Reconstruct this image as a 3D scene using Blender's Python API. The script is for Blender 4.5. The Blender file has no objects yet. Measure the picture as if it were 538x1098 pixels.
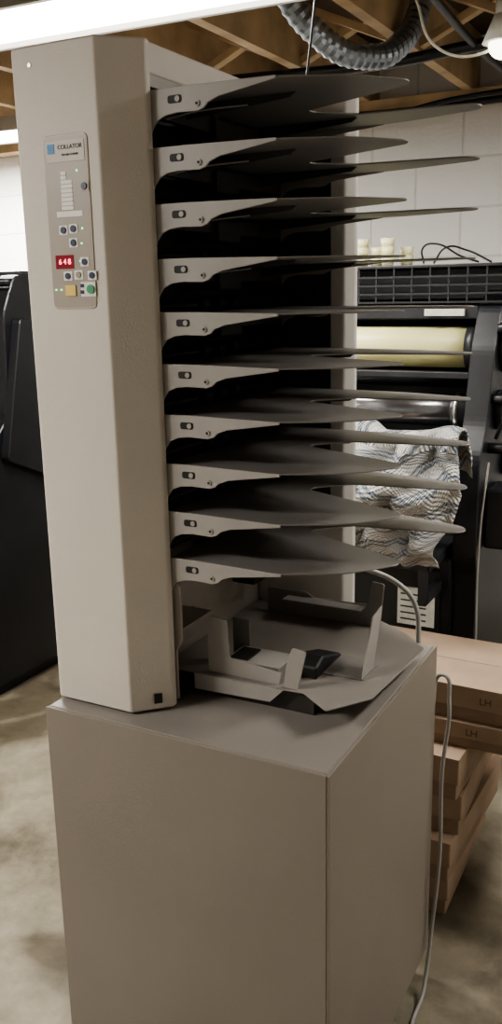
import bpy, bmesh, math, random
from mathutils import Vector, Matrix, noise
random.seed(4)
SC = bpy.context.scene
COL = SC.collection
try:
    SC.view_settings.look = 'AgX - Medium High Contrast'
except Exception as e:
    print('look', e)

# ------------------------------------------------------------------ materials
def mat(name, col, rough=0.5, metal=0.0, var=0.08, vscale=6.0, bump=0.0, bscale=300.0, emit=None, estr=0.0, spec=0.5, coat=0.0):
    m = bpy.data.materials.new(name); m.use_nodes = True
    nt = m.node_tree; b = nt.nodes['Principled BSDF']
    b.inputs['Roughness'].default_value = rough
    b.inputs['Metallic'].default_value = metal
    b.inputs['Specular IOR Level'].default_value = spec
    b.inputs['Coat Weight'].default_value = coat
    tc = nt.nodes.new('ShaderNodeTexCoord')
    n = nt.nodes.new('ShaderNodeTexNoise'); n.inputs['Scale'].default_value = vscale; n.inputs['Detail'].default_value = 5
    nt.links.new(tc.outputs['Object'], n.inputs['Vector'])
    r = nt.nodes.new('ShaderNodeValToRGB')
    r.color_ramp.elements[0].position = 0.3; r.color_ramp.elements[1].position = 0.7
    r.color_ramp.elements[0].color = tuple(c*(1-var) for c in col)+(1,)
    r.color_ramp.elements[1].color = tuple(min(1, c*(1+var)) for c in col)+(1,)
    nt.links.new(n.outputs['Fac'], r.inputs['Fac'])
    nt.links.new(r.outputs['Color'], b.inputs['Base Color'])
    if bump > 0:
        n2 = nt.nodes.new('ShaderNodeTexNoise'); n2.inputs['Scale'].default_value = bscale; n2.inputs['Detail'].default_value = 3
        nt.links.new(tc.outputs['Object'], n2.inputs['Vector'])
        bp = nt.nodes.new('ShaderNodeBump'); bp.inputs['Strength'].default_value = bump; bp.inputs['Distance'].default_value = 0.002
        nt.links.new(n2.outputs['Fac'], bp.inputs['Height']); nt.links.new(bp.outputs['Normal'], b.inputs['Normal'])
    if emit:
        b.inputs['Emission Color'].default_value = tuple(emit)+(1,)
        b.inputs['Emission Strength'].default_value = estr
    return m

M = {}
M['beige'] = mat('cover_beige_paint', (0.60, 0.55, 0.475), 0.5, var=0.04, vscale=4, bump=0.25, bscale=500)
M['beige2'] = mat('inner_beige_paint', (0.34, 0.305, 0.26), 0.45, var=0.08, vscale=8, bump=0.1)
M['farcov'] = mat('far_cover_paint', (0.62, 0.59, 0.54), 0.5, var=0.04)
M['taupe'] = mat('cabinet_taupe_paint', (0.235, 0.203, 0.168), 0.55, var=0.06, vscale=3, bump=0.3, bscale=400)
M['taupe_top'] = mat('cabinet_top_paint', (0.26, 0.235, 0.207), 0.5, var=0.07, vscale=5, bump=0.2)
M['tray'] = mat('tray_grey_paint', (0.225, 0.210, 0.192), 0.42, var=0.06, vscale=7, bump=0.1)
M['bracket'] = mat('bracket_grey_paint', (0.34, 0.315, 0.285), 0.45, var=0.05, vscale=12)
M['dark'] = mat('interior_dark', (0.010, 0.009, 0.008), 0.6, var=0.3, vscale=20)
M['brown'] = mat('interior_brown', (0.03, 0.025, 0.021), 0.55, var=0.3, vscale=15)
M['black'] = mat('black_plastic', (0.012, 0.012, 0.013), 0.35, var=0.2)
M['press'] = mat('press_black_enamel', (0.009, 0.009, 0.011), 0.38, var=0.4, vscale=5, bump=0.1)
M['press2'] = mat('press_dark_grey', (0.022, 0.022, 0.025), 0.4, var=0.3, vscale=9)
M['steel'] = mat('brushed_steel', (0.55, 0.54, 0.52), 0.3, metal=1.0, var=0.1, vscale=20)
M['screw'] = mat('screw_zinc', (0.45, 0.43, 0.40), 0.35, metal=0.9)
M['yellow'] = mat('roller_cream', (0.80, 0.75, 0.38), 0.35, var=0.1, vscale=4)
M['darkroll'] = mat('roller_dark_chrome', (0.30, 0.30, 0.31), 0.2, metal=0.9)
M['white'] = mat('white_plastic', (0.75, 0.73, 0.68), 0.5)
M['label'] = mat('paper_label', (0.62, 0.60, 0.52), 0.7, var=0.1, vscale=60)
M['panelface'] = mat('panel_face', (0.35, 0.30, 0.25), 0.4, var=0.04)
M['panelframe'] = mat('panel_frame', (0.50, 0.44, 0.37), 0.45)
M['ink'] = mat('ink_dark', (0.03, 0.03, 0.035), 0.6)
M['blue'] = mat('logo_blue', (0.05, 0.22, 0.45), 0.5)
M['btn'] = mat('button_navy', (0.02, 0.03, 0.07), 0.35)
M['btny'] = mat('button_yellow', (0.75, 0.55, 0.15), 0.4)
M['btng'] = mat('button_green', (0.05, 0.32, 0.14), 0.4)
M['display'] = mat('display_red', (0.10, 0.008, 0.015), 0.2, emit=(0.8, 0.02, 0.06), estr=0.15)
M['digit'] = mat('display_digits', (1, 0.3, 0.3), 0.4, emit=(1.0, 0.15, 0.2), estr=4)
M['led'] = mat('led_green', (0.2, 0.9, 0.3), 0.4, emit=(0.2, 1.0, 0.3), estr=3)
M['card'] = mat('cardboard', (0.29, 0.205, 0.14), 0.85, var=0.12, vscale=9, bump=0.2, bscale=150)
M['cardin'] = mat('cardboard_lid', (0.34, 0.245, 0.17), 0.85, var=0.1, vscale=9)
M['marker'] = mat('faded_marker', (0.12, 0.09, 0.07), 0.8)
M['wood'] = mat('joist_wood', (0.50, 0.36, 0.21), 0.75, var=0.35, vscale=5)
M['wood2'] = mat('subfloor_wood', (0.11, 0.078, 0.05), 0.85, var=0.35, vscale=3)
M['duct'] = mat('duct_foil', (0.30, 0.33, 0.37), 0.35, metal=0.9, bump=0.6, bscale=60)
M['cable'] = mat('cable_grey', (0.34, 0.325, 0.30), 0.5)
M['cup'] = mat('cup_cream', (0.72, 0.68, 0.42), 0.4)
M['glow'] = mat('lamp_diffuser', (1, 1, 1), 0.5, emit=(1.0, 0.98, 0.94), estr=16)
M['bulb'] = mat('bulb_warm', (1, 1, 1), 0.5, emit=(1.0, 0.93, 0.75), estr=5)
M['red'] = mat('dark_red_plastic', (0.22, 0.03, 0.025), 0.4)

# ------------------------------------------------------------------ builders
def link(ob, parent=None):
    COL.objects.link(ob)
    if parent: ob.parent = parent
    return ob
def empty(name, loc=(0, 0, 0)):
    e = bpy.data.objects.new(name, None); e.empty_display_size = 0.1
    COL.objects.link(e); return e
def bev(ob, w, seg=2):
    if w > 0:
        m = ob.modifiers.new('bevel', 'BEVEL'); m.width = w; m.segments = seg; m.limit_method = 'ANGLE'; m.angle_limit = math.radians(40)
        m.harden_normals = False
def mesh(name, vs, fs, m, parent=None, smooth=False):
    me = bpy.data.meshes.new(name); me.from_pydata(vs, [], fs); me.update()
    b = bmesh.new(); b.from_mesh(me); bmesh.ops.recalc_face_normals(b, faces=b.faces); b.to_mesh(me); b.free()
    if m: me.materials.append(m)
    if smooth:
        for p in me.polygons: p.use_smooth = True
    return link(bpy.data.objects.new(name, me), parent)
def box(name, lo, hi, m, parent=None, bv=0.0, rot=None):
    x0, y0, z0 = lo; x1, y1, z1 = hi
    c = Vector(((x0+x1)/2, (y0+y1)/2, (z0+z1)/2))
    vs = [Vector(v)-c for v in [(x0,y0,z0),(x1,y0,z0),(x1,y1,z0),(x0,y1,z0),(x0,y0,z1),(x1,y0,z1),(x1,y1,z1),(x0,y1,z1)]]
    fs = [(0,3,2,1),(4,5,6,7),(0,1,5,4),(1,2,6,5),(2,3,7,6),(3,0,4,7)]
    ob = mesh(name, vs, fs, m, parent); ob.location = c
    if rot: ob.rotation_euler = [math.radians(a) for a in rot]
    bev(ob, bv); return ob
def rpoly(pts, rad, seg=6):
    n = len(pts); out = []
    for i in range(n):
        r = rad[i] if isinstance(rad, (list, tuple)) else rad
        p = Vector(pts[i]); a = Vector(pts[i-1]); b = Vector(pts[(i+1) % n])
        if r <= 0: out.append(tuple(p)); continue
        d1 = (a-p); d2 = (b-p); l = min(r, d1.length*0.45, d2.length*0.45)
        s = p+d1.normalized()*l; e = p+d2.normalized()*l
        for k in range(seg+1):
            t = k/seg
            out.append(tuple((1-t)**2*s+2*t*(1-t)*p+t*t*e))
    return out
def prism(name, pts, axis, a, b, m, parent=None, bv=0.0):
    def P(p, h):
        if axis == 'z': return (p[0], p[1], h)
        if axis == 'y': return (p[0], h, p[1])
        return (h, p[0], p[1])
    n = len(pts)
    vs = [P(p, a) for p in pts]+[P(p, b) for p in pts]
    fs = [tuple(range(n))[::-1], tuple(range(n, 2*n))]
    for i in range(n): fs.append((i, (i+1) % n, n+(i+1) % n, n+i))
    ob = mesh(name, vs, fs, m, parent); bev(ob, bv, 1); return ob
def cyl(name, p1, p2, r, m, parent=None, seg=24, r2=None, bv=0.0):
    p1 = Vector(p1); p2 = Vector(p2); d = p2-p1; r2 = r if r2 is None else r2
    q = d.to_track_quat('Z', 'Y').to_matrix(); vs = []; L = d.length
    for h, rr in ((0, r), (L, r2)):
        for i in range(seg):
            t = 2*math.pi*i/seg
            vs.append(p1+q @ Vector((math.cos(t)*rr, math.sin(t)*rr, h)))
    fs = [tuple(range(seg))[::-1], tuple(range(seg, 2*seg))]+[(i, (i+1) % seg, seg+(i+1) % seg, seg+i) for i in range(seg)]
    ob = mesh(name, vs, fs, m, parent)
    for p in ob.data.polygons:
        if len(p.vertices) == 4: p.use_smooth = True
    bev(ob, bv); return ob
def tube(name, pts, r, m, parent=None):
    cu = bpy.data.curves.new(name, 'CURVE'); cu.dimensions = '3D'; cu.bevel_depth = r; cu.bevel_resolution = 3; cu.resolution_u = 10
    s = cu.splines.new('BEZIER'); s.bezier_points.add(len(pts)-1)
    for bp, p in zip(s.bezier_points, pts):
        bp.co = p; bp.handle_left_type = bp.handle_right_type = 'AUTO'
    cu.materials.append(m)
    return link(bpy.data.objects.new(name, cu), parent)
def text(name, s, loc, size, m, parent=None, rot=(90, 0, 0), ext=0.0003):
    cu = bpy.data.curves.new(name, 'FONT'); cu.body = s; cu.size = size; cu.extrude = ext; cu.align_x = 'CENTER'; cu.align_y = 'CENTER'
    cu.materials.append(m)
    ob = link(bpy.data.objects.new(name, cu), parent); ob.location = loc; ob.rotation_euler = [math.radians(a) for a in rot]
    return ob

# ------------------------------------------------------------------ room
RX0, RX1, RY0, RY1, CZ = -4.2, 2.2, -3.2, 2.85, 2.46
def floor_mat():
    m = bpy.data.materials.new('stained_concrete'); m.use_nodes = True; nt = m.node_tree; b = nt.nodes['Principled BSDF']
    tc = nt.nodes.new('ShaderNodeTexCoord')
    n1 = nt.nodes.new('ShaderNodeTexNoise'); n1.inputs['Scale'].default_value = 3.2; n1.inputs['Detail'].default_value = 9; n1.inputs['Roughness'].default_value = 0.68
    nt.links.new(tc.outputs['Object'], n1.inputs['Vector'])
    r = nt.nodes.new('ShaderNodeValToRGB'); cr = r.color_ramp
    cr.elements[0].position = 0.34; cr.elements[0].color = (0.12, 0.105, 0.072, 1)
    cr.elements[1].position = 0.64; cr.elements[1].color = (0.37, 0.33, 0.25, 1)
    e = cr.elements.new(0.48); e.color = (0.25, 0.22, 0.16, 1)
    nt.links.new(n1.outputs['Fac'], r.inputs['Fac'])
    n2 = nt.nodes.new('ShaderNodeTexNoise'); n2.inputs['Scale'].default_value = 1.3; n2.inputs['Detail'].default_value = 5; n2.inputs['Distortion'].default_value = 1.2
    nt.links.new(tc.outputs['Object'], n2.inputs['Vector'])
    r2 = nt.nodes.new('ShaderNodeValToRGB'); r2.color_ramp.elements[0].position = 0.42; r2.color_ramp.elements[0].color = (0.38, 0.35, 0.31, 1)
    r2.color_ramp.elements[1].position = 0.50; r2.color_ramp.elements[1].color = (1, 1, 1, 1)
    nt.links.new(n2.outputs['Fac'], r2.inputs['Fac'])
    mx = nt.nodes.new('ShaderNodeMix'); mx.data_type = 'RGBA'; mx.blend_type = 'MULTIPLY'; mx.inputs[0].default_value = 0.9
    nt.links.new(r.outputs['Color'], mx.inputs[6]); nt.links.new(r2.outputs['Color'], mx.inputs[7])
    nt.links.new(mx.outputs[2], b.inputs['Base Color'])
    b.inputs['Roughness'].default_value = 0.45
    bp = nt.nodes.new('ShaderNodeBump'); bp.inputs['Strength'].default_value = 0.3; bp.inputs['Distance'].default_value = 0.01
    nt.links.new(n1.outputs['Fac'], bp.inputs['Height']); nt.links.new(bp.outputs['Normal'], b.inputs['Normal'])
    return m
def block_mat(name, axis):
    m = bpy.data.materials.new(name); m.use_nodes = True; nt = m.node_tree; b = nt.nodes['Principled BSDF']
    tc = nt.nodes.new('ShaderNodeNewGeometry'); sp = nt.nodes.new('ShaderNodeSeparateXYZ'); cb = nt.nodes.new('ShaderNodeCombineXYZ')
    nt.links.new(tc.outputs['Position'], sp.inputs[0])
    nt.links.new(sp.outputs[axis], cb.inputs[0]); nt.links.new(sp.outputs[2], cb.inputs[1])
    br = nt.nodes.new('ShaderNodeTexBrick'); br.inputs['Scale'].default_value = 1; br.inputs['Brick Width'].default_value = 0.4; br.inputs['Row Height'].default_value = 0.2
    br.inputs['Mortar Size'].default_value = 0.006; br.inputs['Mortar Smooth'].default_value = 0.5
    br.inputs['Color1'].default_value = (0.72, 0.70, 0.67, 1); br.inputs['Color2'].default_value = (0.69, 0.675, 0.64, 1); br.inputs['Mortar'].default_value = (0.58, 0.565, 0.53, 1)
    nt.links.new(cb.outputs[0], br.inputs['Vector']); nt.links.new(br.outputs['Color'], b.inputs['Base Color'])
    b.inputs['Roughness'].default_value = 0.8
    n = nt.nodes.new('ShaderNodeTexNoise'); n.inputs['Scale'].default_value = 60; nt.links.new(tc.outputs['Position'], n.inputs['Vector'])
    ad = nt.nodes.new('ShaderNodeMath'); ad.operation = 'MULTIPLY_ADD'; ad.inputs[1].default_value = -1.0
    nt.links.new(br.outputs['Fac'], ad.inputs[0]); nt.links.new(n.outputs['Fac'], ad.inputs[2])
    bp = nt.nodes.new('ShaderNodeBump'); bp.inputs['Strength'].default_value = 0.4; bp.inputs['Distance'].default_value = 0.005
    nt.links.new(ad.outputs[0], bp.inputs['Height']); nt.links.new(bp.outputs['Normal'], b.inputs['Normal'])
    return m
fl = box('floor', (RX0-.1, RY0-.1, -0.1), (RX1+.1, RY1+.1, 0), floor_mat())
bw = block_mat('painted_block_x', 0); bwy = block_mat('painted_block_y', 1)
box('wall_back', (RX0-.1, RY1, 0), (RX1+.1, RY1+.1, CZ), bw)
box('wall_front', (RX0-.1, RY0-.1, 0), (RX1+.1, RY0, CZ), bw)
box('wall_left', (RX0-.1, RY0, 0), (RX0, RY1, CZ), bwy)
box('wall_right', (RX1, RY0, 0), (RX1+.1, RY1, CZ), bwy)
box('ceiling', (RX0-.1, RY0-.1, CZ), (RX1+.1, RY1+.1, CZ+.05), M['wood2'])
js = empty('ceiling_joists')
k = 0
x = -4.0
JZ = 2.24
while x < 2.1:
    box('joist_%d' % k, (x-.02, RY0, JZ), (x+.02, RY1, CZ), M['wood'], js)
    x += 0.43; k += 1
for yy in (0.4, 2.0):
    for i in range(14):
        xa = -4.0+0.43*i+.02; xb = xa+.39
        for s in (0, 1):
            za, zb = (JZ+.02, CZ-.03) if s else (CZ-.03, JZ+.02)
            L = math.hypot(xb-xa, zb-za); o = box('bridging_%d_%d_%d' % (int(yy*10), i, s), (-L/2, -.02, -.012), (L/2, .02, .012), M['wood'], js)
            o.location = ((xa+xb)/2, yy+.05*s, (za+zb)/2); o.rotation_euler = (0, -math.atan2(zb-za, xb-xa), 0)
box('sill_plate', (RX0, RY1-.12, 2.2), (RX1, RY1, JZ), M['wood'], js)

# ------------------------------------------------------------------ lamps
def fixture(loc, L, watts, rotz=0, w=0.16):
    e = empty('fluorescent_light_fixture')
    prism('housing', [(-w*.35, .07), (w*.35, .07), (w*.62, .0), (w*.56, .0), (w*.45, .03), (-w*.45, .03), (-w*.56, 0), (-w*.62, 0)], 'x', -L/2, L/2, M['white'], e)
    cyl('tube_a', (-L/2+.02, -w*.24, .008), (L/2-.02, -w*.24, .008), 0.018, M['glow'], e, 12)
    cyl('tube_b', (-L/2+.02, w*.24, .008), (L/2-.02, w*.24, .008), 0.018, M['glow'], e, 12)
    for s in (-1, 1): cyl('hanger', (s*L*.4, 0, .07), (s*L*.4, 0, CZ-loc[2]), 0.004, M['steel'], e, 8)
    ld = bpy.data.lights.new('tube_light', 'AREA'); ld.shape = 'RECTANGLE'; ld.size = L*.96; ld.size_y = w*.9; ld.energy = watts; ld.color = (1.0, 0.97, 0.925)
    lo = link(bpy.data.objects.new('tube_light', ld), e); lo.location = (0, 0, -.015)
    e.location = loc; e.rotation_euler = (0, 0, math.radians(rotz)); return e
fixture((-1.12, .96, 2.175), 1.25, 38, 2, w=0.26)
fixture((-2.9, 2.2, 2.17), 1.25, 120, 4, w=0.24)  # added lamp out at the left, placed to overexpose the wall there
fixture((-1.8, -1.3, 2.15), 1.25, 66, 0, w=0.24)  # unseen lamp behind the camera, added to light the near faces
fixture((1.0, 1.2, 2.15), 1.25, 27, 90, w=0.24)  # unseen extra lamp, added to brighten tray tops and cabinet side

# ------------------------------------------------------------------ storage cabinet
cab = empty('storage_cabinet')
box('body', (-.538, 0.003, 0.07), (-.003, .557, .7785), M['taupe'], cab, .002)
box('top_panel', (-.534, .006, .776), (-.006, .552, .780), M['taupe_top'], cab, .0015)
box('side_panel', (-.004, .0, .065), (0.0, .559, .779), M['taupe'], cab, .0015)
box('near_panel', (-.540, .0, .065), (-.0045, .004, .779), M['taupe'], cab, .0015)
box('plinth', (-.52, .02, .045), (-.02, .54, .07), M['black'], cab)
for cx in (-.49, -.05):
    for cy in (.05, .51):
        cyl('caster_wheel', (cx-.012, cy, .025), (cx+.012, cy, .025), .025, M['black'], cab)
        box('caster_fork', (cx-.018, cy-.02, .03), (cx+.018, cy+.02, .048), M['steel'], cab)

# ------------------------------------------------------------------ collator
C = empty('paper_collator')
Z0, Z1 = .781, 1.842
near = prism('near_side_cover', rpoly([(-.546, .050), (-.534, .035), (-.381, .035), (-.328, .087), (-.328, .100), (-.546, .100)], [.004, .006, .003, .004, 0, 0], 3), 'z', Z0+.003, Z1, M['beige'], C, .003)
box('near_inner_plate', (-.53, .100, 1.0), (-.336, .106, Z1-.01), M['brown'], C)  # dark brown colour paints in the shade between the trays
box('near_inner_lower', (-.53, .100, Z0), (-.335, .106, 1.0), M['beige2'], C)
far = prism('far_side_cover', rpoly([(-.53, .556), (-.205, .556), (-.188, .575), (-.188, .585), (-.22, .612), (-.50, .612), (-.53, .59)], .004, 2), 'z', Z0+.004, Z1, M['farcov'], C, .004)
box('far_shade_plate', (-.52, .5512, 1.03), (-.232, .5558, 1.795), M['brown'], C)  # dark sheet added over the pale far cover, painting the interior shade
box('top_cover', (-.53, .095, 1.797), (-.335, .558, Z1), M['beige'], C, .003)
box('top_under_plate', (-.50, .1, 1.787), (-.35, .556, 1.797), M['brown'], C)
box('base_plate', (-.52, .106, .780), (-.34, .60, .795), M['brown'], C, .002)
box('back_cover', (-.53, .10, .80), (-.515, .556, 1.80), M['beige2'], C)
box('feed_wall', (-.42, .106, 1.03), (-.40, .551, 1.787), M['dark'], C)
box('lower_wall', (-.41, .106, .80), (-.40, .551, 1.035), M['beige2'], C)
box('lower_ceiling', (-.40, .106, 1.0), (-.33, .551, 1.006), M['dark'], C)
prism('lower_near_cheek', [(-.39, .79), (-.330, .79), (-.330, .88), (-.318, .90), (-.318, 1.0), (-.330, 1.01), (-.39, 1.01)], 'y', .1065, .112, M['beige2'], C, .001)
box('jogger_red_sensor', (-.385, .30, .95), (-.34, .39, .99), M['red'], C, .004)
box('jogger_motor', (-.395, .42, .90), (-.34, .50, .99), M['dark'], C, .006)
box('lower_shelf', (-.40, .112, .905), (-.335, .24, .910), M['beige2'], C, .001)
box('foot_label', (-.352, .0655, .797), (-.338, .0665, .815), M['black'], C, rot=(0, 0, 44))
outline = rpoly([(-.335, .103), (-.126, .103), (-.032, .150), (.026, .226), (.018, .252), (-.186, .350), (-.186, .372), (-.130, .428), (.050, .448), (.072, .468), (.060, .500), (-.09, .545), (-.335, .545)],
                [0, .02, .03, .018, .018, .006, .006, .012, .02, .02, .02, .05, 0], 6)
def tray(i, z):
    prism('bin_tray_%d' % i, outline, 'z', z-.0012, z+.0012, M['tray'], C, .0006)
    fp = [(-.334, .004), (-.27, .004), (-.125, .0013), (-.125, -.003), (-.18, -.011), (-.215, -.016), (-.232, -.022), (-.240, -.029), (-.250, -.032), (-.285, -.031), (-.305, -.033), (-.320, -.039), (-.329, -.050), (-.334, -.062)]
    prism('near_flange_%d' % i, [(p[0], p[1]+z) for p in fp], 'y', .0995, .1030, M['bracket'], C, .0006)
    prism('far_flange_%d' % i, [(p[0], p[1]*.6+z) for p in fp], 'y', .545, .547, M['bracket'], C)
    prism('slot_%d' % i, rpoly([(-.300, z-.007), (-.276, z-.007), (-.276, z-.018), (-.300, z-.018)], .004, 3), 'y', .0988, .0996, M['dark'], C)
    cyl('slot_pin_%d' % i, (-.283, .0975, z-.0125), (-.283, .0992, z-.0125), .0042, M['bracket'], C, 12)
    cyl('screw_%d' % i, (-.250, .0975, z-.022), (-.250, .0996, z-.022), .0045, M['bracket'], C, 12)
    cyl('screw_head_%d' % i, (-.250, .0970, z-.022), (-.250, .0975, z-.022), .0022, M['dark'], C, 8)
    cyl('feed_shaft_%d' % i, (-.36, .108, z+.012), (-.36, .550, z+.012), .005, M['brown'], C, 10)
    for yy in (.27, .325, .38):
        cyl('feed_roller_%d' % i, (-.36, yy-.012, z+.012), (-.36, yy+.012, z+.012), .016, M['dark'], C, 16)
    box('separator_block_%d' % i, (-.395, .285, z-.045), (-.325, .365, z-.006), M['dark'], C, .004)
    box('cross_rail_%d' % i, (-.345, .106, z-.030), (-.335, .551, z-.004), M['brown'], C, .001)
    prism('tray_stiffener_%d' % i, [(-.33, z-.0012), (-.14, z-.0012), (-.15, z-.008), (-.33, z-.022)], 'y', .20, .203, M['brown'], C)
    prism('tray_stiffener_far_%d' % i, [(-.33, z-.0012), (-.14, z-.0012), (-.15, z-.008), (-.33, z-.022)], 'y', .45, .453, M['brown'], C)
    tube('tray_spring_%d' % i, [(-.33, .14, z-.03), (-.28, .16, z-.02), (-.22, .2, z-.012)], .0015, M['screw'], C)
for i in range(10):
    tray(i+1, 1.047+i*.0802)
box('top_rail', (-.345, .106, 1.780), (-.335, .556, 1.797), M['beige2'], C)

# control panel -------------------------------------------------
def PP(px, py, y=.0335):
    u = (px-47-(py-145)*.045)/48*.082; v = (py-145)/184*.25
    return (-.483+u, y, 1.712-v)
def prect(name, x0, y0, x1, y1, m, d=.0008, r=.0008, base=.0335):
    a = PP(x0, y0); b = PP(x1, y1)
    prism(name, rpoly([(a[0], a[2]), (b[0], a[2]), (b[0], b[2]), (a[0], b[2])], r, 3), 'y', base-d, base, m, C)
a = (-.485, 1.714, -.401, 1.460)
prism('panel_frame', rpoly([(a[0], a[1]), (a[2], a[1]), (a[2], a[3]), (a[0], a[3])], .010, 5), 'y', .0332, .036, M['panelframe'], C, .0006)
prism('panel_face', rpoly([(a[0]+.002, a[1]-.002), (a[2]-.002, a[1]-.002), (a[2]-.002, a[3]+.002), (a[0]+.002, a[3]+.002)], .009, 5), 'y', .0329, .034, M['panelface'], C)
B = .0329
prect('panel_header', 50, 150, 93, 172, M['panelframe'], base=B)
prect('panel_emblem', 52, 153, 60, 163, M['blue'], base=.0322)
text('panel_title', 'COLLATOR', (PP(77, 156)[0], .0318, PP(77, 157)[2]), .0088, M['ink'], C)
text('panel_subtitle', 'TEN BIN TOWER', (PP(77, 165)[0], .0318, PP(77, 165)[2]), .0042, M['ink'], C)
for j in range(9):
    prect('bin_gauge_%d' % j, 66+j*.1, 182+j*4.6+(0), 72+j*.25+(6 if j > 1 else 0), 185.8+j*4.6, M['white'], base=B)
prect('gauge_base', 61, 224, 90, 230, M['white'], base=B)
for (bx, by) in [(92, 199), (68, 244), (79, 243), (79, 258)]:
    p = PP(bx, by); prect('button_plate', bx-5, by-5, bx+5, by+5, M['white'] if bx < 90 else M['panelface'], base=B)
    cyl('button', (p[0], .0305, p[2]), (p[0], .0325, p[2]), .0052, M['btn'], C, 16, bv=.0004)
prect('display_window', 58, 271, 79, 286, M['display'], base=B, r=.001)
text('display_digits', '6 4 8', (PP(69, 278)[0], .0316, PP(69, 278.5)[2]), .0115, M['digit'], C)
for (bx, by, mm) in [(91, 279, 'btn'), (72, 294, 'btn'), (84, 293, 'panelface'), (99, 294, 'btn')]:
    p = PP(bx, by); prect('button_plate', bx-5, by-5, bx+5, by+5, M['white'], base=B)
    cyl('button', (p[0], .0305, p[2]), (p[0], .0325, p[2]), .0048, M[mm], C, 16)
prect('start_button', 69, 304, 81, 316, M['btny'], d=.002, base=B)
prect('stop_frame', 86, 301, 103, 317, M['white'], base=B)
p = PP(97.5, 309); cyl('stop_button', (p[0], .0300, p[2]), (p[0], .0325, p[2]), .0068, M['btng'], C, 20)
for (bx, by) in [(88, 305), (88, 312)]:
    prect('key', bx-2, by-2, bx+2, by+2, M['btn'], base=.0321)
for (bx, by) in [(84, 182), (89, 243), (88, 259), (86, 278), (58, 309), (64, 309)]:
    p = PP(bx, by); cyl('led', (p[0], .0318, p[2]), (p[0], .033, p[2]), .0013, M['led'], C, 8)
cyl('top_screw', (-.50, .0335, 1.815), (-.50, .0355, 1.815), .003, M['screw'], C, 12)

# receiving tray ------------------------------------------------
zt = .822
G = M['tray']
prism('receiving_tray_sheet', rpoly([(-.395, .155), (-.175, .155), (-.115, .160), (-.055, .115), (-.003, .190), (.012, .43), (-.045, .49), (-.13, .545), (-.395, .545)], [0, .004, .004, .006, .006, .006, .006, .006, 0], 3), 'z', zt-.0015, zt+.0015, M['taupe_top'], C, .0008)
prism('receiving_tray_lip', [(-.325, .792), (-.175, .797), (-.15, .822), (-.325, .822)], 'y', .153, .156, M['bracket'], C)
box('tray_support_near', (-.30, .17, .78), (-.10, .185, zt-.0015), M['brown'], C)
box('tray_support_far', (-.30, .44, .78), (-.08, .455, zt-.0015), M['brown'], C)
cyl('tray_roller', (-.155, .19, .797), (-.085, .19, .797), .016, M['black'], C)
prism('near_guide_wall', rpoly([(-.305, zt), (-.165, zt), (-.160, .846), (-.262, .856), (-.266, .925), (-.298, .928), (-.305, .88)], .003, 3), 'y', .170, .173, M['bracket'], C, .0006)
box('near_guide_top', (-.268, .173, .851), (-.165, .235, .854), M['bracket'], C, .0006)
box('near_guide_end', (-.168, .173, zt), (-.165, .235, .852), G, C, .0006)
box('near_guide_cavity', (-.262, .175, .8535), (-.228, .225, .857), M['dark'], C)
box('near_guide_backtab', (-.29, .235, zt), (-.255, .238, .905), G, C, .001)
prism('near_guide_tab', rpoly([(-.155, zt), (-.128, zt), (-.112, .894), (-.138, .898), (-.150, .86)], .005, 3), 'y', .166, .169, M['bracket'], C, .0006)
prism('guide_clamp', [(.215, zt), (.33, zt), (.33, .830), (.245, .856), (.215, .845)], 'x', -.163, -.115, M['dark'], C, .003)
prism('end_stop', rpoly([(.245, zt), (.300, zt), (.345, .930), (.295, .922)], .006, 3), 'x', -.045, -.042, M['bracket'], C, .0006)
prism('end_stop_foot', rpoly([(-.15, .24), (-.04, .245), (-.04, .32), (-.15, .34)], .003, 3), 'z', zt+.0015, zt+.004, G, C)
prism('far_guide_wall', rpoly([(-.35, zt), (-.10, zt), (-.092, .915), (-.118, .918), (-.125, .868), (-.245, .865), (-.26, .875), (-.35, .875)], .004, 3), 'y', .495, .498, G, C, .0006)
box('far_guide_flange', (-.30, .462, .862), (-.13, .496, .865), G, C, .0006)
box('jogger_plate', (-.398, .13, .84), (-.388, .27, .90), M['beige2'], C, .003)

# cables --------------------------------------------------------
pc = empty('power_cable')
tube('upper_cord', [(-.26, .613, .905), (-.178, .618, .90), (-.10, .622, .872), (-.068, .622, .835), (-.055, .61, .76), (-.05, .60, .5), (-.06, .60, .1), (-.08, .64, .006)], .0055, M['cable'], pc)
tube('cord', [(-.03, .59, .45), (-.015, .59, .62), (.010, .585, .705), (.024, .575, .66), (.018, .562, .5), (.022, .55, .3), (.014, .535, .13), (.018, .48, .03), (.03, .36, .006), (.10, .30, .006)], .0042, M['cable'], pc)

# ------------------------------------------------------------------ cardboard boxes
def carton(lo, hi, rot=0, tag=None):
    e = empty('cardboard_box')
    c = ((lo[0]+hi[0])/2, (lo[1]+hi[1])/2); hx = (hi[0]-lo[0])/2; hy = (hi[1]-lo[1])/2; z0, z1 = lo[2], hi[2]; h = z1-z0
    box('body', (-hx+.004, -hy+.004, z0), (hx-.004, hy-.004, z1-.004), M['card'], e, .002)
    for s in (-1, 1):
        box('lid_skirt_y', (-hx, s*hy-.0015, z1-h*.60), (hx, s*hy+.0015, z1), M['cardin'], e, .001)
        box('lid_skirt_x', (s*hx-.0015, -hy, z1-h*.60), (s*hx+.0015, hy, z1), M['cardin'], e, .001)
    box('lid_top_a', (-hx, -hy, z1-.003), (hx, -.001, z1), M['cardin'], e, .001)
    box('lid_top_b', (-hx, .001, z1-.003), (hx, hy, z1), M['cardin'], e, .001)
    if tag: text('marker', tag, (hx*.28, -hy-.0022, z1-h*.35), .024, M['marker'], e)
    e.location = (c[0], c[1], 0); e.rotation_euler = (0, 0, math.radians(rot)); return e
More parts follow.
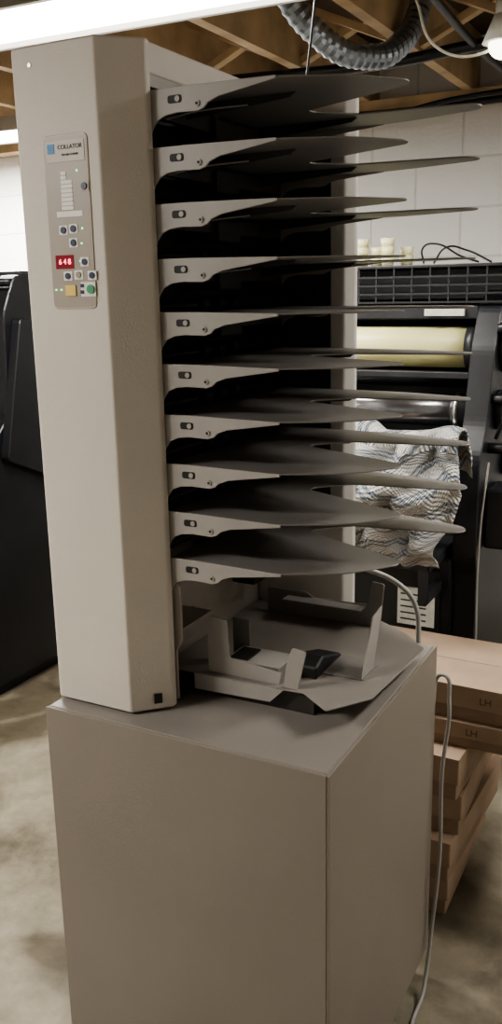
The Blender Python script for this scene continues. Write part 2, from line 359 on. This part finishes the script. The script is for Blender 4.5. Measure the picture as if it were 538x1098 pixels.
carton((-.46, .75, 0.0), (-.015, 1.20, .108), 1)
carton((-.45, .74, .108), (.005, 1.20, .215), -2)
carton((-.46, .76, .215), (.0, 1.22, .322), 2.5)
carton((-.45, .75, .322), (.015, 1.21, .43), -2)
carton((-.38, .80, .43), (.24, 1.14, .495), 1, 'LH')
carton((-.36, .81, .495), (.28, 1.10, .583), -1, 'LH')

# ------------------------------------------------------------------ printing press (right)
P = empty('printing_press')
K = M['press']; K2 = M['press2']
def frame(x0, x1, n):
    pts = rpoly([(1.42, .06), (2.30, .06), (2.30, 1.0), (2.15, 1.05), (2.12, 1.40), (2.0, 1.47), (1.70, 1.47), (1.60, 1.43), (1.52, 1.30), (1.47, 1.10), (1.40, 1.0), (1.40, .70), (1.42, .66)], .03, 4)
    prism('side_frame_%d' % n, pts, 'x', x0, x1, K, P, .003)
frame(-.20, -.13, 1); frame(-1.05, -.98, 2)
box('base_cabinet', (-.98, 1.40, .06), (-.20, 2.2, .70), K, P, .01)
box('cabinet_door', (-.95, 1.392, .10), (-.60, 1.40, .66), K2, P, .004)
box('cabinet_door_b', (-.57, 1.392, .10), (-.23, 1.40, .66), K, P, .004)
box('door_label', (-.36, 1.388, .48), (-.245, 1.392, .60), M['label'], P)
for j in range(5): box('label_line_%d' % j, (-.35, 1.3875, .495+j*.02), (-.27, 1.388, .500+j*.02), M['ink'], P)
box('feet', (-1.03, 1.5, 0), (-.15, 2.2, .06), K, P)
cyl('blanket_cylinder', (-.98, 1.64, 1.30), (-.20, 1.64, 1.30), .062, M['yellow'], P, 48)
cyl('blanket_cylinder_collar', (-.235, 1.64, 1.30), (-.20, 1.64, 1.30), .066, K2, P, 48)
cyl('impression_cylinder', (-.98, 1.58, 1.115), (-.20, 1.58, 1.115), .050, M['darkroll'], P, 48)
cyl('impression_collar', (-.25, 1.58, 1.115), (-.235, 1.58, 1.115), .054, M['steel'], P, 48)
cyl('ink_roller_a', (-.98, 1.75, 1.40), (-.20, 1.75, 1.40), .04, K2, P, 32)
cyl('ink_roller_b', (-.98, 1.66, 1.205), (-.20, 1.66, 1.205), .03, M['black'], P, 32)
cyl('ink_roller_c', (-.98, 1.84, 1.36), (-.20, 1.84, 1.36), .05, K2, P, 32)
box('back_wall', (-.98, 1.95, .70), (-.20, 2.0, 1.40), K, P)
box('cross_bar_a', (-.98, 1.52, 1.215), (-.20, 1.545, 1.235), K2, P, .003)
box('cross_bar_b', (-.98, 1.51, 1.035), (-.20, 1.53, 1.055), M['steel'], P, .003)
box('ink_fountain', (-.98, 1.60, 1.385), (-.20, 1.66, 1.425), K2, P, .004)
box('fountain_label', (-.36, 1.585, 1.395), (-.24, 1.598, 1.415), M['label'], P)
cyl('tie_rod', (-.98, 1.5, .97), (-.16, 1.5, .97), .012, M['steel'], P)
box('delivery_table', (-.9, 1.25, .70), (-.22, 1.55, .73), K2, P, .004)
box('delivery_bar', (-.92, 1.24, .98), (-.22, 1.26, 1.0), K2, P, .003)
for xx in (-.9, -.24): box('delivery_post', (xx-.012, 1.24, .60), (xx+.012, 1.26, .98), K2, P)
for xx in (-.9, -.24): box('delivery_brace', (xx-.012, 1.25, .60), (xx+.012, 1.41, .63), K2, P)
for j in range(16):
    xx = -.97+j*.0565
    box('guard_bar_%d' % j, (xx-.0025, 1.595, 1.43), (xx+.0025, 1.60, 1.54), K2, P)
for zz in (1.435, 1.46, 1.485, 1.51, 1.54): box('guard_rail', (-1.0, 1.592, zz-.003), (-.03, 1.597, zz+.003), K2, P)
box('guard_top', (-1.0, 1.60, 1.535), (-.10, 1.98, 1.545), K2, P, .002)
box('hood_panel', (-1.0, 1.70, 1.44), (-.10, 1.96, 1.535), K, P, .004)
for (yy, zz, rr) in [(1.64, 1.30, .07), (1.60, 1.12, .06), (1.80, 1.22, .085), (1.72, .95, .05)]:
    cyl('gear_cover', (-.13, yy, zz), (-.105, yy, zz), rr, K2, P, 28, bv=.004)
    cyl('gear_hub', (-.105, yy, zz), (-.09, yy, zz), rr*.3, K2, P, 16)
for (yy, zz) in [(1.52, 1.16), (1.5, 1.02), (1.56, 1.36)]:
    cyl('adjust_knob', (-.13, yy, zz), (-.06, yy, zz), .016, M['black'], P, 16, bv=.003)
tube('lever', [(-.11, 1.5, 1.05), (-.07, 1.45, 1.15), (-.07, 1.42, 1.28)], .006, K2, P)
box('switch_box', (-.13, 1.48, .72), (-.03, 1.62, .90), K2, P, .008)
tube('supply_cord', [(-.10, 1.38, 1.0), (-.115, 1.375, .8), (-.112, 1.375, .4), (-.10, 1.36, .02)], .003, M['cable'], P)
cs = empty('plastic_cup_stack')
for j, (xx, yy, h) in enumerate([(-.62, 1.74, 3), (-.575, 1.76, 2), (-.53, 1.73, 3), (-.49, 1.80, 2)]):
    for q in range(h):
        cyl('cup_%d_%d' % (j, q), (xx, yy, 1.546+q*.026), (xx, yy, 1.546+q*.026+.034), .018, M['cup'], cs, 16, r2=.024)
ws = empty('wire_stand')
tube('wire_a', [(-.42, 1.76, 1.552), (-.42, 1.75, 1.60), (-.38, 1.75, 1.61), (-.30, 1.76, 1.57), (-.25, 1.78, 1.552)], .003, M['black'], ws)
tube('wire_b', [(-.40, 1.80, 1.552), (-.36, 1.80, 1.60), (-.30, 1.82, 1.59), (-.22, 1.82, 1.552)], .003, M['black'], ws)

# crocheted blanket -----------------------------------------------
def blanket_mat():
    m = bpy.data.materials.new('crochet_yarn'); m.use_nodes = True; nt = m.node_tree; b = nt.nodes['Principled BSDF']
    b.inputs['Roughness'].default_value = 0.95; b.inputs['Sheen Weight'].default_value = 0.3
    uv = nt.nodes.new('ShaderNodeUVMap'); sp = nt.nodes.new('ShaderNodeSeparateXYZ'); nt.links.new(uv.outputs[0], sp.inputs[0])
    def mth(op, a, b_=None):
        n = nt.nodes.new('ShaderNodeMath'); n.operation = op
        for i, v in enumerate((a, b_)):
            if v is None: continue
            if isinstance(v, (int, float)): n.inputs[i].default_value = v
            else: nt.links.new(v, n.inputs[i])
        return n.outputs[0]
    zig = mth('PINGPONG', mth('MULTIPLY', sp.outputs[0], 12.0), 1.0)
    ph = mth('ADD', mth('MULTIPLY', sp.outputs[1], 8.0), mth('MULTIPLY', zig, 0.22))
    fr = mth('FRACT', ph)
    r = nt.nodes.new('ShaderNodeValToRGB'); cr = r.color_ramp; cr.interpolation = 'CONSTANT'
    cr.elements[0].position = 0; cr.elements[0].color = (0.76, 0.74, 0.69, 1)
    cr.elements[1].position = .45; cr.elements[1].color = (0.22, 0.26, 0.31, 1)
    e = cr.elements.new(.58); e.color = (0.72, 0.70, 0.66, 1)
    e = cr.elements.new(.70); e.color = (0.26, 0.30, 0.35, 1)
    e = cr.elements.new(.84); e.color = (0.76, 0.74, 0.69, 1)
    nt.links.new(fr, r.inputs['Fac']); nt.links.new(r.outputs['Color'], b.inputs['Base Color'])
    s1 = mth('SINE', mth('MULTIPLY', sp.outputs[0], 260)); s2 = mth('SINE', mth('MULTIPLY', ph, 36))
    bp = nt.nodes.new('ShaderNodeBump'); bp.inputs['Strength'].default_value = 1.0; bp.inputs['Distance'].default_value = 0.008
    nt.links.new(mth('MULTIPLY', s1, s2), bp.inputs['Height']); nt.links.new(bp.outputs['Normal'], b.inputs['Normal'])
    return m
def blanket():
    NU, NV = 140, 160
    vs = []; uvs = []
    for j in range(NV):
        v = j/(NV-1)
        for i in range(NU):
            u = i/(NU-1)
            w = 0.36+.02*math.sin(v*5)
            x = -.500+w*u+.012*math.sin(v*9+u*3)
            if v < .12:
                t = v/.12; y = 1.36-.07*t; z = .98+.10*t
            elif v < .26:
                t = (v-.12)/.14; a = t*math.pi*.9; y = 1.29-.075*(1-math.cos(a))*.9; z = 1.08+.045*math.sin(a)
            else:
                t = (v-.26)/.74; y = 1.16-.03*math.sin(t*math.pi); z = 1.085-.335*t
            amp = .024*(.45+v)
            f = math.sin(u*19+3.0*noise.noise(Vector((u*2, v*2.5, 1)))*2+v*4)*amp
            f += noise.noise(Vector((u*4, v*5, 7)))*.085+noise.noise(Vector((u*10, v*11, 3)))*.028
            bulge = .12*math.sin(math.pi*u)**.6*math.sin(math.pi*min(1, max(0, (v-.1)/.9)))
            y -= f*.9+bulge*.6
            z += noise.noise(Vector((u*3, v*4, 13)))*.03+.015*math.sin(u*9)*(1-v)-.03*u*(1-v)
            x += noise.noise(Vector((u*4, v*5, 20)))*.025
            vs.append((x, y, z)); uvs.append((u+.16*noise.noise(Vector((u*2.5, v*2.5, 40))), v+.20*noise.noise(Vector((u*2.6, v*2.6, 50)))+.18*u*v))
    fs = [(j*NU+i, j*NU+i+1, (j+1)*NU+i+1, (j+1)*NU+i) for j in range(NV-1) for i in range(NU-1)]
    me = bpy.data.meshes.new('crocheted_blanket'); me.from_pydata(vs, [], fs)
    ul = me.uv_layers.new(name='UVMap')
    for l in me.loops: ul.data[l.index].uv = uvs[l.vertex_index]
    for p in me.polygons: p.use_smooth = True
    me.materials.append(blanket_mat())
    ob = link(bpy.data.objects.new('crocheted_blanket', me))
    s = ob.modifiers.new('thick', 'SOLIDIFY'); s.thickness = .006
    return ob
blanket()

# ------------------------------------------------------------------ left press
Q = empty('printing_press.001')
fp = rpoly([(1.16, .05), (2.2, .05), (2.2, 1.3), (2.0, 1.55), (1.45, 1.55), (1.38, 1.42), (1.36, 1.05), (1.16, .85)], .03, 3)
prism('side_frame', fp, 'x', -1.92, -1.84, K, Q, .004)
prism('side_frame_b', fp, 'x', -2.80, -2.72, K, Q, .004)
box('base', (-2.72, 1.20, 0.05), (-1.92, 2.15, .80), K, Q, .01)
box('foot', (-2.75, 1.2, 0), (-1.87, 2.1, .05), K, Q)
box('cover_hood', (-2.72, 1.45, 1.1), (-1.92, 2.0, 1.50), K, Q, .02)
prism('feed_board', [(1.05, .96), (1.40, 1.12), (1.40, 1.10), (1.05, .94)], 'x', -2.65, -1.95, K2, Q)
for zz in (.9, 1.0, 1.2): cyl('roller', (-2.72, 1.40, zz), (-1.92, 1.40, zz), .03, K2, Q)
box('top_tray', (-2.6, 1.5, 1.55), (-1.86, 1.9, 1.565), K2, Q, .003)
cyl('gear_cover', (-1.84, 1.75, 1.05), (-1.815, 1.75, 1.05), .12, K, Q, 28, bv=.004)
prism('guard_plate', rpoly([(1.30, .90), (1.75, .70), (1.75, 1.36), (1.42, 1.40)], .02, 3), 'x', -1.84, -1.80, K, Q, .004)
for j in range(5): cyl('guide_rod', (-2.72, 1.42, 1.44+j*.022), (-1.84, 1.42, 1.44+j*.022), .004, K2, Q, 8)

# ------------------------------------------------------------------ overhead services
def flex_duct(name, pts, R0, m):
    pts = [Vector(p) for p in pts]
    fine = []
    for i in range(len(pts)-1):
        for t in range(14): fine.append(pts[i].lerp(pts[i+1], t/14))
    for _ in range(24): fine = [fine[0]]+[(fine[i-1]+fine[i]*2+fine[i+1])/4 for i in range(1, len(fine)-1)]+[fine[-1]]
    vs = []; fs = []; S = 20
    for i, p in enumerate(fine):
        d = (fine[min(i+1, len(fine)-1)]-fine[max(i-1, 0)]); q = d.to_track_quat('Z', 'Y').to_matrix(); r = R0+(.003 if i % 2 else -.001)
        for k in range(S):
            a = 2*math.pi*k/S; vs.append(p+q @ Vector((math.cos(a)*r, math.sin(a)*r, 0)))
    for i in range(len(fine)-1):
        for k in range(S): fs.append((i*S+k, i*S+(k+1) % S, (i+1)*S+(k+1) % S, (i+1)*S+k))
    return mesh(name, vs, fs, m, None)
flex_duct('flexible_duct', [(-.80, 1.38, 2.44), (-.72, 1.45, 2.24), (-.62, 1.55, 2.14), (-.53, 1.70, 2.15), (-.49, 1.84, 2.26), (-.48, 1.92, 2.44)], .034, M['duct'])
w = empty('electrical_conduit')
tube('run_a', [(-.30, 1.2, 2.22), (-.32, 2.0, 2.20), (-.31, 2.8, 2.21)], .012, M['black'], w)
tube('run_b', [(-1.4, 2.70, 2.20), (-.9, 2.70, 2.18), (-.2, 2.72, 2.19), (.5, 2.74, 2.18)], .014, M['black'], w)
tube('run_c', [(-1.4, 2.62, 2.20), (-.9, 2.60, 2.15), (-.55, 2.62, 2.19), (.5, 2.64, 2.20)], .010, M['black'], w)
tube('run_d', [(-1.2, 1.95, 2.21), (-.6, 1.93, 2.19), (-.3, 1.90, 2.20), (.5, 1.95, 2.21)], .018, M['black'], w)
tube('drop', [(-.42, .95, 2.24), (-.47, 1.0, 2.05), (-.50, 1.02, 1.90), (-.52, 1.0, 1.6)], .003, M['black'], w)
tube('loop', [(-.38, 1.5, 2.24), (-.34, 1.55, 2.13), (-.22, 1.62, 2.11), (-.10, 1.7, 2.24)], .004, M['label'], w)
pl = empty('bulb_lamp')
cyl('socket', (-.17, 1.62, 2.24), (-.17, 1.62, 2.19), .022, M['white'], pl)
cyl('shade', (-.17, 1.62, 2.20), (-.17, 1.62, 2.13), .025, M['white'], pl, 28, r2=.055)
bpy.ops.mesh.primitive_uv_sphere_add(segments=20, ring_count=12, radius=.038, location=(-.17, 1.62, 2.125))
o = bpy.context.object; o.name = 'bulb'; o.data.materials.append(M['bulb']); o.parent = pl
for p in o.data.polygons: p.use_smooth = True

# ------------------------------------------------------------------ world + camera
wd = bpy.data.worlds.new('world'); SC.world = wd; wd.use_nodes = True
wd.node_tree.nodes['Background'].inputs[0].default_value = (0.5, 0.5, 0.5, 1); wd.node_tree.nodes['Background'].inputs[1].default_value = 0.3
cd = bpy.data.cameras.new('camera'); cam = bpy.data.objects.new('camera', cd); COL.objects.link(cam); SC.camera = cam
cd.sensor_fit = 'VERTICAL'; cd.sensor_height = 36; cd.lens = 960/1098*36; cd.clip_start = 0.02
yaw, pitch, roll = math.radians(28), math.radians(14), 0.0203
F = Vector((-math.sin(yaw)*math.cos(pitch), math.cos(yaw)*math.cos(pitch), -math.sin(pitch)))
r0 = Vector((math.cos(yaw), math.sin(yaw), 0)); u0 = r0.cross(F)
R = (r0-u0*roll).normalized(); U = (u0+r0*roll).normalized()
cam.matrix_world = Matrix(((R.x, U.x, -F.x, .465), (R.y, U.y, -F.y, -1.105), (R.z, U.z, -F.z, 1.485), (0, 0, 0, 1)))
